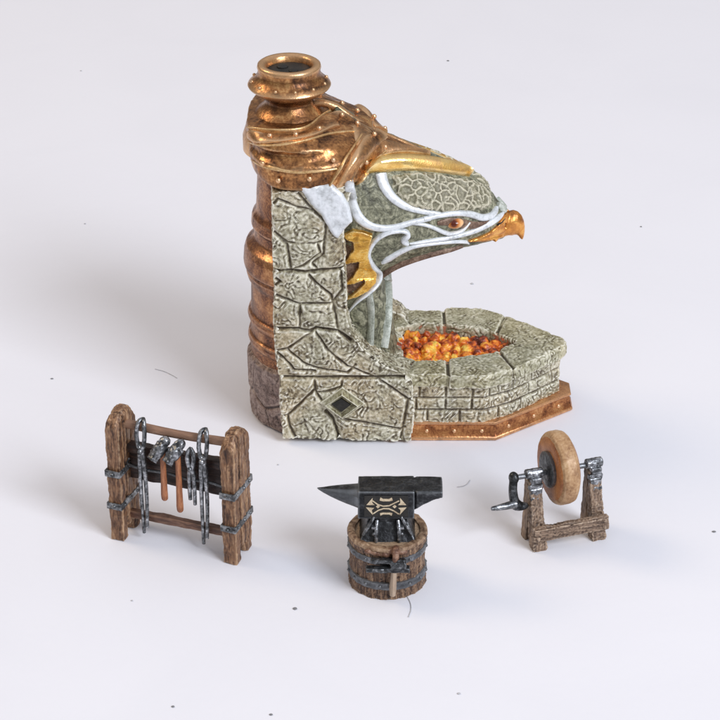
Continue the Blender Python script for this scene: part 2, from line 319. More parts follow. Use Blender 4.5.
# tower wall: backing slab with stones laid on it
wall_px=[(271,193),(272,235),(273,280),(273,335),(279,385),(283,439),(411,442),(414,420),(413,382),(405,374),(385,366),(366,352),(352,336),(347,318),(346,270),(343,225),(352,186)]
wl=MB()
slab=xz(wall_px); wl.prism(slab,YF,YF+.62); wl.mirror(Y0)
core=xz([(272,187),(276,280),(277,335),(285,432),(400,436),(404,385),(372,366),(350,352),(344,330),(342,187)])
wl.prism(core,YF+.5,2*Y0-YF-.5)
SM,MJ=(.027,.075),(.036,.12)
lines=[(Z3([(262,42),(325,118),(385,170),(378,246),(335,256),(228,252),(172,205),(158,162)]),SM),(Z3([(165,110),(190,78),(270,112),(330,125)]),SM),
 (Z3([(172,205),(228,262),(244,362)]),SM),(Z3([(350,256),(362,298),(292,346),(246,362)]),SM),(Z3([(378,246),(372,300),(330,335),(350,364)]),SM),
 (Z3([(148,370),(244,366),(300,372),(370,366),(462,358)]),MJ),(Z3([(310,374),(345,415),(404,462),(412,490)]),SM),(Z3([(160,378),(200,410),(162,440)]),SM),
 (Z3([(160,440),(182,462),(274,497),(412,497)]),SM),(Z3([(280,498),(280,600)]),SM),(Z3([(444,368),(448,440),(412,490),(425,560),(434,606)]),SM),
 (Z3([(152,600),(275,602),(320,610),(345,598),(434,606),(480,645)]),MJ),
 (Z4([(284,55),(190,118),(140,125)]),SM),(Z4([(190,120),(250,170),(310,196),(430,214),(450,195)]),SM),(Z4([(148,130),(200,180),(215,200),(300,206)]),SM),
 (Z4([(300,50),(350,120),(430,188),(450,194),(540,232)]),SM),(Z4([(450,194),(462,180)]),SM),(Z4([(410,62),(436,84),(468,138),(552,192),(664,224)]),(.022,.022)),
 (Z4([(140,234),(340,236),(540,234),(694,232)]),MJ),(Z4([(298,240),(300,280),(190,385),(155,392)]),SM),(Z4([(190,385),(200,430),(235,495)]),SM),
 (Z4([(300,285),(330,330)]),SM),(Z4([(312,292),(340,292),(404,270),(408,242)]),SM),(Z4([(345,370),(370,400),(402,490)]),MJ),(Z4([(408,398),(440,404),(640,440),(660,430)]),SM),
 (Z4([(560,242),(672,320),(650,436),(640,495)]),SM),(Z4([(672,320),(700,316)]),SM)]
segs=[]
for pts,(w_,d_) in lines:
    P_=[atY(x,y,YF) for x,y in pts]
    for a_,b_ in zip(P_[:-1],P_[1:]):
        segs.append((a_,b_,w_,d_)); segs.append((Vector((a_.x,2*Y0-a_.y,a_.z)),Vector((b_.x,2*Y0-b_.y,b_.z)),w_,d_))
for z_ in (atY(320,272,YF).z,atY(320,331,YF).z,atY(320,379,YF).z):
    for y_ in (0,):
        a_=Vector((xz([(415,380)])[0][0],YF,z_)); segs.append((Vector((-1.9,YF,z_)),Vector((-1.9,YF+.6,z_)),.03,.04))
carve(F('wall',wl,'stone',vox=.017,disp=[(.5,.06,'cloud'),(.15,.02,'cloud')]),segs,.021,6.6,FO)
# diamond boss
dm=MB(); do=xz(Z4([(318,332),(410,268),(502,335),(410,398)])); di=xz(Z4([(362,333),(406,308),(446,335),(406,366)]))
def ring_prism(mb,outer,inner,y0,y1):
    n=len(outer); vs=[(x,y1,z) for x,z in outer]+[(x,y0,z) for x,z in [(o[0]*.45+i[0]*.55,o[1]*.45+i[1]*.55) for o,i in zip(outer,inner)]]+[(x,y1,z) for x,z in inner]
    fs=[]
    for i in range(n):
        j=(i+1)%n; fs+= [(i,j,n+j,n+i),(n+i,n+j,2*n+j,2*n+i),(2*n+i,2*n+j,j,i)]
    mb.add(vs,fs)
ring_prism(dm,do,di,YF-.13,YF+.1)
dm.prism(do,YF-.01,YF+.1)
dmo=F('diamond_boss',dm,'stone_top',vox=.012)
dv=MB(); dv.prism(offset_poly(di,.01),YF-.045,YF+.05); build('diamond_shade_plug',dv,M['void'],dmo,org=FO)  # black plug inside the frame, painting the shade of a hole
# rounded rear column
sil=[(180,257),(205,256),(208,254.5),(211,252),(220,251),(223,254),(232,254.5),(236,251),(240,246),(246,244),(257,243.5),(261,244.5),(262,247.5),(266,246),(272,248),(276,251),(304,251.5),(306,248.5),(310,247.8),(313,249),(316,251.5),(325,251.5),(327,248.5),(331,248),(334,249),(336,251.5),(343,251)]
def colz(px,py): q=atY(px,py,Y0); return q.x,q.z
XC=-.78; prof=[]
for py,px in sil:
    x,z=colz(px,py); prof.append((XC-x,z))
prof=[(prof[0][0],prof[0][1]+.3)]+prof; prof=prof[::-1]
zlow=prof[0][1]
cb=MB(); cb.lathe((XC,Y0,0),[(prof[0][0]-.02,zlow-.15)]+prof,64)
for v_ in cb.v:
    if v_.x>XC: v_.x=XC+(v_.x-XC)*.45
F('copper_column',cb,'redcopper',vox=.022,disp=[(.3,.02,'cloud')])
cs=MB(); rb=XC-colz(250,400)[0]
cs.lathe((XC,Y0,0),[(rb-.07,0),(rb-.0,.06),(rb+.02,zlow*.5-.1),(rb+.02,zlow-.1),(rb-.05,zlow-.03),(rb-.15,zlow-.02)],72)
for v_ in cs.v:
    if v_.x>XC: v_.x=XC+(v_.x-XC)*.45
sg_=[]
for k in range(10):
    a0=R(100+k*20); a1=R(100+(k+1)*20); za,zb=((.62,.40) if k%2 else (.40,.62))
    p_=lambda a,z:Vector((XC+(rb+.02)*math.cos(a),Y0+(rb+.02)*math.sin(a),z))
    sg_.append((p_(a0,za),p_(a1,zb),.03,.07)); sg_.append((p_(a0,za),p_(a0+R(6),zlow if k%2 else 0.0),.028,.06))
carve(F('column_base',cs,'stone_dark',vox=.024),sg_,.014,5,FO)
# flashing rings on the column are in its profile; hood loft
def superring(xc,a,b,z,n=3.0,N_=56,yc=Y0,tilt=0):
    out=[]
    for k in range(N_):
        t=2*math.pi*k/N_; c,s_=math.cos(t),math.sin(t)
        x=xc+a*math.copysign(abs(c)**(2/n),c); y=yc+b*math.copysign(abs(s_)**(2/n),s_)
        out.append(Vector((x,y,z+tilt*(x-xc))))
    return out
hood=MB(); lv=[]
XR=.25
hl=[ # left px, left py, half depth, exponent
 (257,184,1.50,3),(252,182,1.57,3),(249,176,1.57,3),(248,170,1.57,3),(248,165,1.57,3),(246,162,1.60,3),(247,158,1.56,3),(250,155,1.50,3),(251,146,1.44,3),(248,142,1.46,3),(245,139,1.49,3),(245,131,1.42,2.8),(246,127,1.38,2.7),(250,124.5,1.25,2.5),(257,123.5,1.05,2.3),(268,123,.8,2.1)]
for px,py,b,e in hl:
    dep=.55+.65*min(1,max(0,(py-120)/40))
    q=atY(px,py,Y0-dep); xr=XR if py>145 else XR-(145-py)*.035
    xc_=(q.x+xr)/2; a_=(xr-q.x)/2; rg_=superring(xc_,a_,b,q.z,e); kk=.45 if py<150 else .25
    for v_ in rg_:
        if v_.x>xc_-.2*a_: v_.y=Y0+(v_.y-Y0)*(1-kk*((v_.x-xc_+.2*a_)/(1.2*a_))**2)
    lv.append(rg_)
hood.rings(lv)
F('hood',hood,'hood',vox=.03,disp=[(.35,.05,'cloud')])
# chimney
ctop=atY(289,64,Y0); CX,CZ=ctop.x,ctop.z
ch=MB()
cp=[(.86,-1.6),(.86,-1.34),(.80,-1.16),(.70,-.98),(.57,-.83),(.445,-.72),(.43,-.65),(.46,-.58),(.63,-.49),(.735,-.405),(.75,-.375),(.735,-.345),(.65,-.27),(.59,-.21),(.555,-.12),(.575,-.05),(.565,.0),(.53,.022),(.455,.015),(.415,-.03),(.39,-.20),(.385,-.6)]
ch.lathe((CX,Y0,CZ),cp,64)
chim=F('chimney',ch,'hood')
vo=MB(); vo.lathe((CX,Y0,CZ),[(.37,-.5),(.40,-.11),(.30,-.10),(.1,-.09)],40); vo.ball((CX+.08,Y0-.1,CZ-.09),.09,8,(1,1,.5)); vo.ball((CX-.12,Y0+.1,CZ-.09),.11,8,(1,1,.5)); build('flue_shade_plug',vo,M['void'],chim,org=FO)  # black fill below the lip, so the open chimney mouth is painted dark
for k in range(12):
    a=2*math.pi*(k+.35)/12; rv=MB(); rv.ball((CX+.675*math.cos(a),Y0+.675*math.sin(a),CZ-.29),.034,8); build('rivet',rv,M['hood'],chim,org=FO)
# head loft
def loft(stations,nexp=2.15,N_=48,squash=0):
    rs=[]
    for px,top,bot,w in stations:
        mid=(top+bot)/2; q=atY(px,mid,Y0); sc=(q-CAM).dot(FW); u=FL/sc
        H=(bot-top)/2/u; h=math.sqrt(max(H*H-(.469*w)**2*.75,.0004))/.883
        r=[]
        for k in range(N_):
            t=2*math.pi*k/N_; c,s_=math.cos(t),math.sin(t)
            y=w*math.copysign(abs(c)**(2/nexp),c); z=h*math.copysign(abs(s_)**(2/nexp),s_)
            if z<0: y*=1-.25*(z/h)**2
            else: y*=1-.22*(z/h)**2
            r.append(Vector((q.x,Y0+y,q.z+z)))
        rs.append(r)
    return rs
head=MB()
head.rings(loft([(330,120,300,.8),(337,107,300,1.03),(352,116,292,1.20),(366,124,284,1.20),(382,132,276,1.18),(400,139,267,1.13),(416,146,261,1.07),(432,153,256,.99),(446,160,252,.90),(460,167,248,.78),(472,175,245.5,.66),(483,184,243,.54),(492,193,241,.42),(498,201,239.5,.31),(503,206,238,.22),(507,211,235,.12)]))
# neck
neck=MB(); nk=[]
for px0,px1,py,b in [(330,386,235,1.02),(330,386,262,1.0),(330,385,280,.98),(330,389,296,.98),(330,393,318,1.0),(330,396,340,1.05),(330,400,350,1.1),(330,400,372,1.1)]:
    a0=atY(px0,py,Y0); a1=atY(px1,py+0,Y0-.3)
    nk.append(superring((a0.x+a1.x)/2,(a1.x-a0.x)/2,b,a0.z,2.6))
neck.rings(nk)
def bvh(*mbs):
    v=[];f=[]
    for mb in mbs:
        o=len(v); v+=list(mb.v); f+=[tuple(i+o for i in q) for q in mb.f]
    return BVHTree.FromPolygons(v,f)
wb=MB(); wb.prism(xz(wall_px),YF,YF+.6)
chb=MB(); chb.lathe((CX,Y0,CZ),cp[:4],40)
SURF=bvh(head,neck,hood,wb,chb)
def hit(px,py,surf=None):
    d=ray(px,py); r=(surf or SURF).ray_cast(CAM,d)
    if r[0] is None:
        p=CAM+d*((Y0-.3-CAM.y)/d.y); r=(surf or SURF).find_nearest(p)
        nn=r[1]; return r[0],(nn if nn.dot(d)<0 else -nn)
    nn=r[1]
    return r[0],(nn if nn.dot(d)<0 else -nn)
def ribbon(mb,pts,hw,lift=.05,dome=.05,surf=None,sub=5,pxs=1.0):
    """domed band that follows the carved surface; hw in photo pixels"""
    V=[Vector((p[0],p[1])) for p in pts]
    if not isinstance(hw,(list,tuple)): hw=[hw]*len(V)
    P,Q=smooth(V,hw,sub)
    K=[hit(p.x,p.y,surf) for p in P]
    # smooth positions and normals a little
    for _ in range(2):
        K=[K[0]]+[((K[i-1][0]+K[i][0]*2+K[i+1][0])/4,(K[i-1][1]+K[i][1]*2+K[i+1][1]).normalized()) for i in range(1,len(K)-1)]+[K[-1]]
    rs=[]
    for i,(p,nr) in enumerate(K):
        t=(K[min(i+1,len(K)-1)][0]-K[max(i-1,0)][0]).normalized()
        sd=nr.cross(t).normalized(); u=FL/(p-CAM).dot(FW); w=max(Q[i],.3)/u
        ring=[]
        for s_,h in ((-1,-.10),(-1,lift*.5),(-.8,lift*.95),(-.4,lift+dome*.7),(0,lift+dome),(.4,lift+dome*.7),(.8,lift*.95),(1,lift*.5),(1,-.10)):
            ww=w
            ring.append(p+sd*(s_*ww)+nr*(h*min(1,.35+w/.06)))
        # keep the outer edges in touch with a strongly curved body
        rs.append(ring)
    mb.rings(rs)
    return mb
F('head',head,'green',vox=.025,disp=[(.14,.028,'cloud')])
F('neck',neck,'green',vox=.03,disp=[(.16,.05,'cloud')])
# patches of stone on the head side: crown (pitted) lies proud of the head
def patch(mb,outline,lift=.05,surf=None,grid=1.6):
    """raised pad over an outline drawn on the body, real thickness"""
    V=[Vector((x,y)) for x,y in outline]; P,_=smooth(V+[V[0]],[0]*(len(V)+1),3); P=P[:-1]
    c=sum(P,Vector((0,0)))/len(P); nr=7; n=len(P)
    rings=[]
    for k in range(nr):
        f=1-k/(nr-1+.25); ring=[]
        for p in P:
            q=c+(p-c)*f; h,nn=hit(q.x,q.y,surf); ring.append(h+nn*(lift*(1-(f**6))+lift*.3 if k else -.08))
        rings.append(ring)
    mb.rings(rings); return mb
HS=bvh(head)
HS2=bvh(head,neck)
def both(name,mb,mat,vox=None,far=True,**k):
    F(name,mb,mat,vox=vox,**k)
    if far:
        m2=MB(); m2.add([(v.x,2*Y0-v.y,v.z) for v in mb.v],[f[::-1] for f in mb.f]); F(name,m2,mat,vox=vox,**k)
def rb_(name,mat,pts,hw,lift,dome,surf,sub=5,far=True):
    mb=MB(); ribbon(mb,pts,hw,lift,dome,surf,sub); both(name,mb,mat,far=far)
wx=xz([(262,165),(262,330),(366,330),(366,165)],YF)
WF=MB(); WF.prism(wx,YF,YF+.6); WSURF=bvh(WF)
NK=bvh(neck,head)
cr=MB(); patch(cr,Z2([(165,165),(290,150),(400,172),(460,180),(510,192),(548,232),(556,258),(535,285),(480,292),(400,295),(300,292),(235,272),(190,225)]),.07,HS); carve(F('crown_panel',cr,'crown',vox=.02),(),rs=6.0,org=FO,pits=.034)
m2=MB(); m2.add([(v.x,2*Y0-v.y,v.z) for v in cr.v],[f[::-1] for f in cr.f]); carve(F('crown_panel',m2,'crown',vox=.02),(),rs=6.0,org=FO,pits=.034)
# silver filigree
SB='silver_band'
rb_(SB,'silver',Z2([(146,158),(158,200),(188,243),(235,275),(300,293),(360,302)]),[6,5.5,4.6,3.8,3,2.2],.045,.012,HS)
rb_(SB,'silver',Z8([(55,110),(75,190),(85,280),(110,380),(160,470),(250,530),(370,545),(480,525),(600,490),(720,465)]),[4.6,4.8,5,5,5,4,3.4,3,2.8,2.6],.05,.012,SURF)
mb=MB(); ribbon(mb,Z2([(300,320),(360,306),(420,299),(470,303),(510,315),(540,309),(555,294),(559,278)]),[2.4,2.8,3.2,3.4,3.6,3.4,3,1.6],.06,.015,HS); F(SB,mb,'silver')
mb=MB(); ribbon(mb,Z2([(300,320),(360,306),(420,299),(470,303),(510,315),(536,311)]),[2.4,2.8,3.2,3.4,3.2,1.6],.06,.015,HS); m2=MB(); m2.add([(v.x,2*Y0-v.y,v.z) for v in mb.v],[f[::-1] for f in mb.f]); F(SB,m2,'silver')
rb_('lower_eyelid','silver',Z2([(250,335),(300,340),(340,352),(375,368),(405,372),(440,360),(466,332)]),[1.5,1.8,2,2.2,2.2,1.8,1],.045,.010,HS)
rb_(SB,'silver',Z2([(586,298),(570,314),(540,335),(490,360),(430,378),(350,393),(300,401),(250,408)]),[1.2,3.0,3.2,2.8,2.4,2.2,1.8,.8],.045,.010,HS)
rb_(SB,'silver',[(407.5,242.5),(402.5,240),(407.5,235),(406,231),(399,230),(387.5,232),(377.5,237.5),(371,245),(368,254),(372,264),(378,272),(376,283),(367,293),(357,301),(350,310)],[2,2.6,2.8,2.2,2,2,2.2,2.4,2.4,2.4,2.4,2,1.8,1.6,1],.085,.012,HS2)
rb_(SB,'silver',Z2([(150,478),(175,462),(215,438),(270,416),(340,406),(410,400),(450,400),(464,408)]),[1,4.2,3.2,2.4,2.1,2,2,.5],.045,.010,HS)
fp_=xz(Z3([(266,22),(408,20),(455,62),(478,110),(490,170),(464,194),(430,236),(412,224),(392,192),(362,140),(322,96)]),YF-.05); f2=offset_poly(fp_,.05)
if sum(fp_[i][0]*fp_[(i+1)%len(fp_)][1]-fp_[(i+1)%len(fp_)][0]*fp_[i][1] for i in range(len(fp_)))<0: fp_=fp_[::-1]; f2=f2[::-1]
pm=MB(); pm.rings([[Vector((x,YF+.1,z)) for x,z in fp_],[Vector((x,YF-.03,z)) for x,z in fp_],[Vector((x,YF-.075,z)) for x,z in f2]]); both('silver_feather_plate',pm,'silver',vox=.02,disp=[(.15,.03,'cloud')])
rb_('jaw','brown',Z2([(150,520),(200,488),(290,455),(380,430),(440,414)]),[4,4,3.2,2.4,1.2],.05,.03,HS)
gp=[(84,168),(112,140),(160,125),(230,120),(310,126),(390,140),(440,155),(466,172)]
gb=MB(); ribbon(gb,[(x,y-1.5) for x,y in Z2(gp)],[1.5,6,9.5,10,10,9.5,7,1.5],.08,.09,HS,6); F('gold_brow',gb,'gold')
gb=MB(); ribbon(gb,[(x,y+13) for x,y in Z2(gp)],[1.5,4,6,6.5,6.5,6,4,1.5],.05,.05,HS,6); m2=MB(); m2.add([(v.x,2*Y0-v.y,v.z) for v in gb.v],[f[::-1] for f in gb.f]); F('gold_brow',m2,'gold')
from mathutils.geometry import tessellate_polygon
def plate(mb,outline,lift,surf,step=2.0):
    P=[]
    for k in range(len(outline)):
        a=Vector(outline[k]); b=Vector(outline[(k+1)%len(outline)]); m_=max(1,int((b-a).length/step)); P+=[a.lerp(b,q/m_) for q in range(m_)]
    K=[hit(p.x,p.y,surf) for p in P]; n_=len(P)
    tr=tessellate_polygon([[Vector((p.x,p.y,0)) for p in P]])
    nn=sum((k[1] for k in K),Vector())/n_; nn.normalize()
    vs=[k[0]+(k[1]*.4+nn*.6)*lift for k in K]+[k[0]-nn*.06 for k in K]
    fs=[tuple(t) for t in tr]+[tuple(q+n_ for q in t[::-1]) for t in tr]+[(q,(q+1)%n_,(q+1)%n_+n_,q+n_) for q in range(n_)]
    mb.add(vs,fs)
gf=MB(); plate(gf,Z7([(70,65),(110,42),(160,50),(205,65),(190,105),(182,160),(195,205),(218,250),(214,290),(180,330),(130,358),(80,372),(125,335),(165,295),(165,275),(115,295),(68,302),(110,265),(135,215),(140,185),(100,195),(58,207),(90,170),(115,130),(112,95),(85,85)]),.11,NK)
both('gold_feathers',gf,'gold',vox=.014,disp=[(.08,.015,'cloud')])
rb_('brown_feathers','brown',Z7([(95,100),(110,180),(120,250),(125,300),(110,355)]),[8,11,12,11,6],.004,.0,NK)
rb_('neck_rib','pale',Z7([(185,350),(195,420),(196,500),(190,600)]),[3.6,3.2,3.2,4],.07,.05,NK)
rb_('neck_rib','pale',Z7([(262,262),(270,340),(270,450),(262,560),(255,610)]),[3,3,3,3.2,4],.07,.05,NK)
# hood strapping
hc=MB(); hc.rings(loft([(300,118,150,.45),(312,110,158,.72),(322,105,166,.9),(335,103,172,1.09),(346,109,176,1.16),(352,114,172,1.15)])); F('hood_crest',hc,'hood')
HSURF=bvh(hood,head,chb,hc)
cap=MB(); patch(cap,[(350,117),(366,125),(382,132),(405,142),(428,152),(402,154),(380,157),(366,160),(356,152),(350,132)],.03,HSURF); both('hood_crest_plate',cap,'hood',far=False)
rg=MB(); P_=[atY(x,y+3,Y0) for x,y in [(304,108),(318,100),(335,104),(352,116),(366,124),(382,132),(400,139),(416,146),(430,152)]]; rg.tube(P_,[.05,.07,.08,.08,.08,.08,.07,.06,.03],12); F('hood_ridge',rg,'hood')
rb_('hood_strap','hood',ZH([(66,214),(110,228),(200,232),(300,222),(370,202),(420,172),(460,148),(520,146),(600,172)]),[4,6,6.5,6,6.5,8,10.5,11,6],.03,.01,HSURF,far=False)
rb_('hood_strap','hood',ZH([(508,466),(545,400),(590,330),(640,260),(700,215)]),[6.5,7.5,8,9,8],.07,.012,HSURF)
rb_('hood_strap','hood',Z2([(60,130),(95,85),(140,60),(200,62),(260,72),(322,84)]),[5,8,9,7,4,1],.05,.03,HSURF,far=False)
for pts,w_,l_ in ((ZH([(66,252),(110,264),(200,266),(300,252),(380,232),(440,214),(520,203),(620,198)]),[.8,1.2,1.3,1.3,1.2,1.2,1.2,.8],.05),
 (ZH([(450,455),(490,385),(540,310),(600,225)]),[1,1.2,1.2,1],.16),
 (ZH([(578,455),(620,400),(660,345),(720,300)]),[1.4,1.4,1.4,1],.15),
 (Z2([(90,160),(125,108),(180,88),(250,85),(322,94)]),[1.2,1.5,1.4,1.3,.6],.13),
 (ZH([(62,180),(110,190),(200,197),(300,192),(360,172),(420,122),(480,88)]),[.8,1.2,1.4,1.4,1.4,1.4,1],.06),
 (ZH([(80,335),(120,360),(200,382),(300,396),(400,390),(488,378)]),[.8,1.5,1.6,1.6,1.5,1.2],.03)):
    rb_('hood_edging','gold_edge',pts,w_,l_*.7,.015,HSURF,far=(w_[0]==.8 and len(pts)==6))
for p in Z1([(170,415),(278,410),(375,384),(468,323),(535,362),(145,525),(210,590),(337,583),(500,597),(567,515),(653,460),(435,515),(600,400)]):
    h,nn=hit(p[0],p[1],HSURF)
    for s_ in (1,-1):
        c_=h+nn*.05
        if s_<0: c_=Vector((c_.x,2*Y0-c_.y,c_.z))
        hr=MB(); hr.ball(c_,.05,8); F('rivet',hr,'copper')
# eye
eh,en=hit(*Z2([(410,338)])[0],HS)
for s_ in (1,-1):
    y=eh.y if s_==1 else 2*Y0-eh.y
    eb=MB(); eb.ball((0,0,0),.165,24,(1.1,1,.66))
    e=build('eye',eb,M['eye'],forge); e.location=Vector((eh.x,y+s_*.075,eh.z))-FO
rb_('eye_socket','brown',Z2([(350,336),(390,330),(430,334),(470,342),(510,340),(540,328)]),[2,4,5,4,3,1],.02,.01,HS)
# beak
def pb(x,y): q=atY(x,y,Y0); return (q.x,q.y,q.z)
bk=MB(); rs=[]
for tp,bt,w_ in (((488,231),(489,236.5),.20),((494,228.5),(495,235.5),.40),((499.5,223),(501,234.5),.24),((504.5,216.5),(507,233.5),.235),((509,211.3),(512,234.5),.20),((513.5,210.2),(514.5,234),.175),((518,211.6),(516.6,234.2),.15),((521.8,215.4),(517.8,235),.125),((524,220.5),(518.6,236),.10),((524.9,226),(519.3,237),.08),((524.8,231),(520.2,238.2),.06),((524,235.6),(521.3,239),.045),((522.8,239.5),(522.3,239.6),.012)):
    a_=Vector(pb(*tp)); b_=Vector(pb(*bt)); c_=(a_+b_)/2; h_=(a_-b_)/2
    rs.append([c_+h_*math.copysign(abs(math.sin(t))**.9,math.sin(t))+Vector((0,w_*math.cos(t)*(1-.12*math.sin(t)),0)) for t in [2*math.pi*k/20 for k in range(20)]])
bk.rings(rs)
bk2=MB(); plate(bk2,[(503,215.5),(507,212),(508,234),(497,237.5),(482,240.5),(467,240.5),(478,237.2),(489,232),(497,225)],.05,HS); ribbon(bk2,Z2([(466,398),(510,389),(552,383),(580,376)]),[.8,1.6,2.0,1.6],.04,.04,HS)
bk.add(bk2.v,bk2.f); bk.add([(v.x,2*Y0-v.y,v.z) for v in bk2.v],[f[::-1] for f in bk2.f])
F('beak',bk,'beak',vox=.016)
rb_('cere','pale',Z2([(566,268),(582,278),(594,292)]),[2.5,4.2,3.5],.04,.02,HS)
rb_('nostril','void',Z2([(564,342),(578,330),(590,318)]),[.4,.9,.4],.08,.01,HS)

# ---------------- trough
ZC=1.39
def gxy(px,py,z): q=atZ(px,py,z); return (q.x,q.y)
F1=gxy(487,376,ZC); F2=gxy(514.5,368.5,ZC); T=gxy(567.5,345.5,ZC)
yfr=F1[1]; xw=atY(400,380,YF).x
def my(p): return (p[0],2*Y0-p[1])
T=(T[0],Y0)
Tf=(T[0]-.05,Y0-.16)
out=[(xw-.3,yfr),F1,F2,Tf,my(Tf),my(F2),my(F1),(xw-.3,2*Y0-yfr)]
I0=gxy(400,353,ZC); I1=gxy(419,360,ZC); I2=gxy(452,358.5,ZC); I3=gxy(492,352,ZC); IT=gxy(517,341,ZC)
inn=[(I0[0]-.6,I0[1]),I1,I2,I3,(IT[0],Y0),my(I3),my(I2),my(I1),(I0[0]-.6,2*Y0-I0[1])]
IT=(IT[0],Y0)
cpg=MB(); zc0,zc1=ZC-.27,ZC
def cstone(poly,z1=zc1,z0=zc0):
    q=offset_poly(poly,-.008); q2=offset_poly(q,.025)
    n=len(q); a=sum(q[k][0]*q[(k+1)%n][1]-q[(k+1)%n][0]*q[k][1] for k in range(n))
    if a<0: q=q[::-1]; q2=q2[::-1]
    cpg.rings([[Vector((x,y,z0)) for x,y in q],[Vector((x,y,z1-.05)) for x,y in q],[Vector((x,y,z1)) for x,y in q2]])
J1=(gxy(449,385,ZC)[0],yfr)
def lerp(a,b,t): return (a[0]*(1-t)+b[0]*t,a[1]*(1-t)+b[1]*t)
cA=[(xw-.4,yfr+.05),(J1[0]-.62,yfr+.05),(I1[0]-.05,I1[1]),(I0[0]-.35,I0[1]+.03)]
for f in (lambda p:p,my):
    k=-.10 if f is my else 0
    cstone([f(p) for p in [(xw-.5,yfr+.06),(J1[0]-.0,yfr+.06),lerp(I1,I2,.85),I1,(I1[0]-.45,I1[1]+.25),(xw-.5,I1[1]+.35)]])
    cstone([f(p) for p in [(J1[0],yfr-.02),(F1[0],F1[1]-.02),(F2[0],F2[1]),lerp(I3,IT,.25),I3,lerp(I1,I2,.85)]],zc1+.01)
    cstone([f(p) for p in [F2,(Tf[0],Tf[1]),(T[0],Y0+.0),IT,lerp(I3,IT,.25)]] if f is not my else [my(F2),my(Tf),(T[0],Y0),IT,my(lerp(I3,IT,.25))])
sg_=[]
for f in (lambda p:p,my):
    for o_,i_ in ((( J1[0],yfr),lerp(I1,I2,.85)),(F2,lerp(I3,IT,.25)),((J1[0]-.86,yfr+.02),(I1[0]-.12,I1[1]))):
        if f is my and o_==F2: o_=(F2[0]-.05,F2[1]-.0)
        o3=Vector((*f(o_),ZC)); i3=Vector((*f(i_),ZC)); sg_.append((o3,i3,.026,.07)); sg_.append((o3,o3-Vector((0,0,.27)),.026,.06)); sg_.append((i3,i3-Vector((0,0,.27)),.026,.06))
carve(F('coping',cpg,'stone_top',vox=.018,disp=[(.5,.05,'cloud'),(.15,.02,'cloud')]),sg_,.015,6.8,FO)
tw=MB(); wo=offset_poly(out,.055)
tw.zprism(wo,.36,.95)
def wallring(poly,th,z0,z1):
    iq=offset_poly(poly,th); n=len(poly)
    vs=[(x,y,z0) for x,y in poly]+[(x,y,z1) for x,y in poly]+[(x,y,z1) for x,y in iq]+[(x,y,z0) for x,y in iq]
    fs=[]
    for i in range(n):
        j=(i+1)%n
        for a in range(4): b=(a+1)%4; fs.append((a*n+i,a*n+j,b*n+j,b*n+i))
    tw.add(vs,fs)
wallring(wo,.34,.36,ZC-.2)
rows=[.375,.63,.885,1.13]; sg_=[]
for i in range(len(wo)-1):
    a=Vector((*wo[i],0)); b=Vector((*wo[i+1],0)); L_=(b-a).length
    if L_<.35: 
        for z in rows[1:3]: sg_.append((a+Vector((0,0,z)),b+Vector((0,0,z)),.022,.06))
        continue
    t=(b-a)/L_
    for r in range(3):
        if r: sg_.append((a+Vector((0,0,rows[r])),b+Vector((0,0,rows[r])),.022,.065))
        x=(.28,.55,.1)[r]+random.uniform(-.05,.05)
        while x<L_-.12:
            p=a+t*x; sg_.append((p+Vector((0,0,rows[r])),p+Vector((0,0,rows[r+1])),.022,.065)); x+=random.uniform(.48,.66)
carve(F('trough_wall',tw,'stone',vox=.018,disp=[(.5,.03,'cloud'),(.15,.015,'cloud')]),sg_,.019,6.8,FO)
# copper skirt
B1=gxy(496,441,0); BT=gxy(571,404,0)
yb=B1[1]
s0=[(xw-.3,yb),(B1[0],yb),(BT[0],Y0-.22),(BT[0],Y0+.22),(B1[0],2*Y0-yb),(xw-.3,2*Y0-yb)]
sk=MB()
def skr(off,z): return [Vector((x,y,z)) for x,y in offset_poly(s0,off)]
sk.rings([skr(.02,0),skr(-.01,.03),skr(.0,.07),skr(.02,.09),skr(.06,.31),skr(.03,.335),skr(.04,.38),skr(.45,.40)])
skirt=F('copper_skirt',sk,'copper',disp=None,bevel=.015)
rv=MB()
q=offset_poly(s0,.04)
for i in range(0,5):
    a=Vector(q[i]); b=Vector(q[i+1]); L_=(b-a).length; n=max(1,int(L_/.5))
    if i==2: continue
    for k in range(n):
        p=a.lerp(b,(k+.5)/n); rv=MB(); rv.ball((p.x,p.y,.20),.045,8); build('rivet',rv,M['copper'],skirt,org=FO)
# coals
co=MB()
def inside(p,poly):
    c=False; n=len(poly)
    for i in range(n):
        a,b=poly[i],poly[i-1]
        if (a[1]>p[1])!=(b[1]>p[1]) and p[0]<(b[0]-a[0])*(p[1]-a[1])/(b[1]-a[1])+a[0]: c=not c
    return c
co.zprism(offset_poly(inn,-.02),ZC-.5,ZC-.22)
minx=min(p[0] for p in inn); maxx=max(p[0] for p in inn)
x=minx
while x<maxx:
    y=Y0-1
    while y<Y0+1:
        p=(x+random.uniform(-.04,.04),y+random.uniform(-.04,.04))
        if inside(p,offset_poly(inn,.03)):
            rr=random.uniform(.065,.125); co.ball((p[0],p[1],ZC-.20+random.uniform(-.03,.05)),rr,10,(1.1,1,.95))
        y+=.175
    x+=.185
cl=build('glowing_coals',co,M['coal'],org=(.9,Y0,ZC-.3),vox=.018,disp=[(.07,.06,'cloud')])
cl['kind']='stuff'; cl['label']='orange and dark red glowing coals heaped in the stone forge trough'; cl['category']='coals'
li=MB()
iq=offset_poly(inn,-.01); iq2=offset_poly(inn,-.10); n=len(inn)
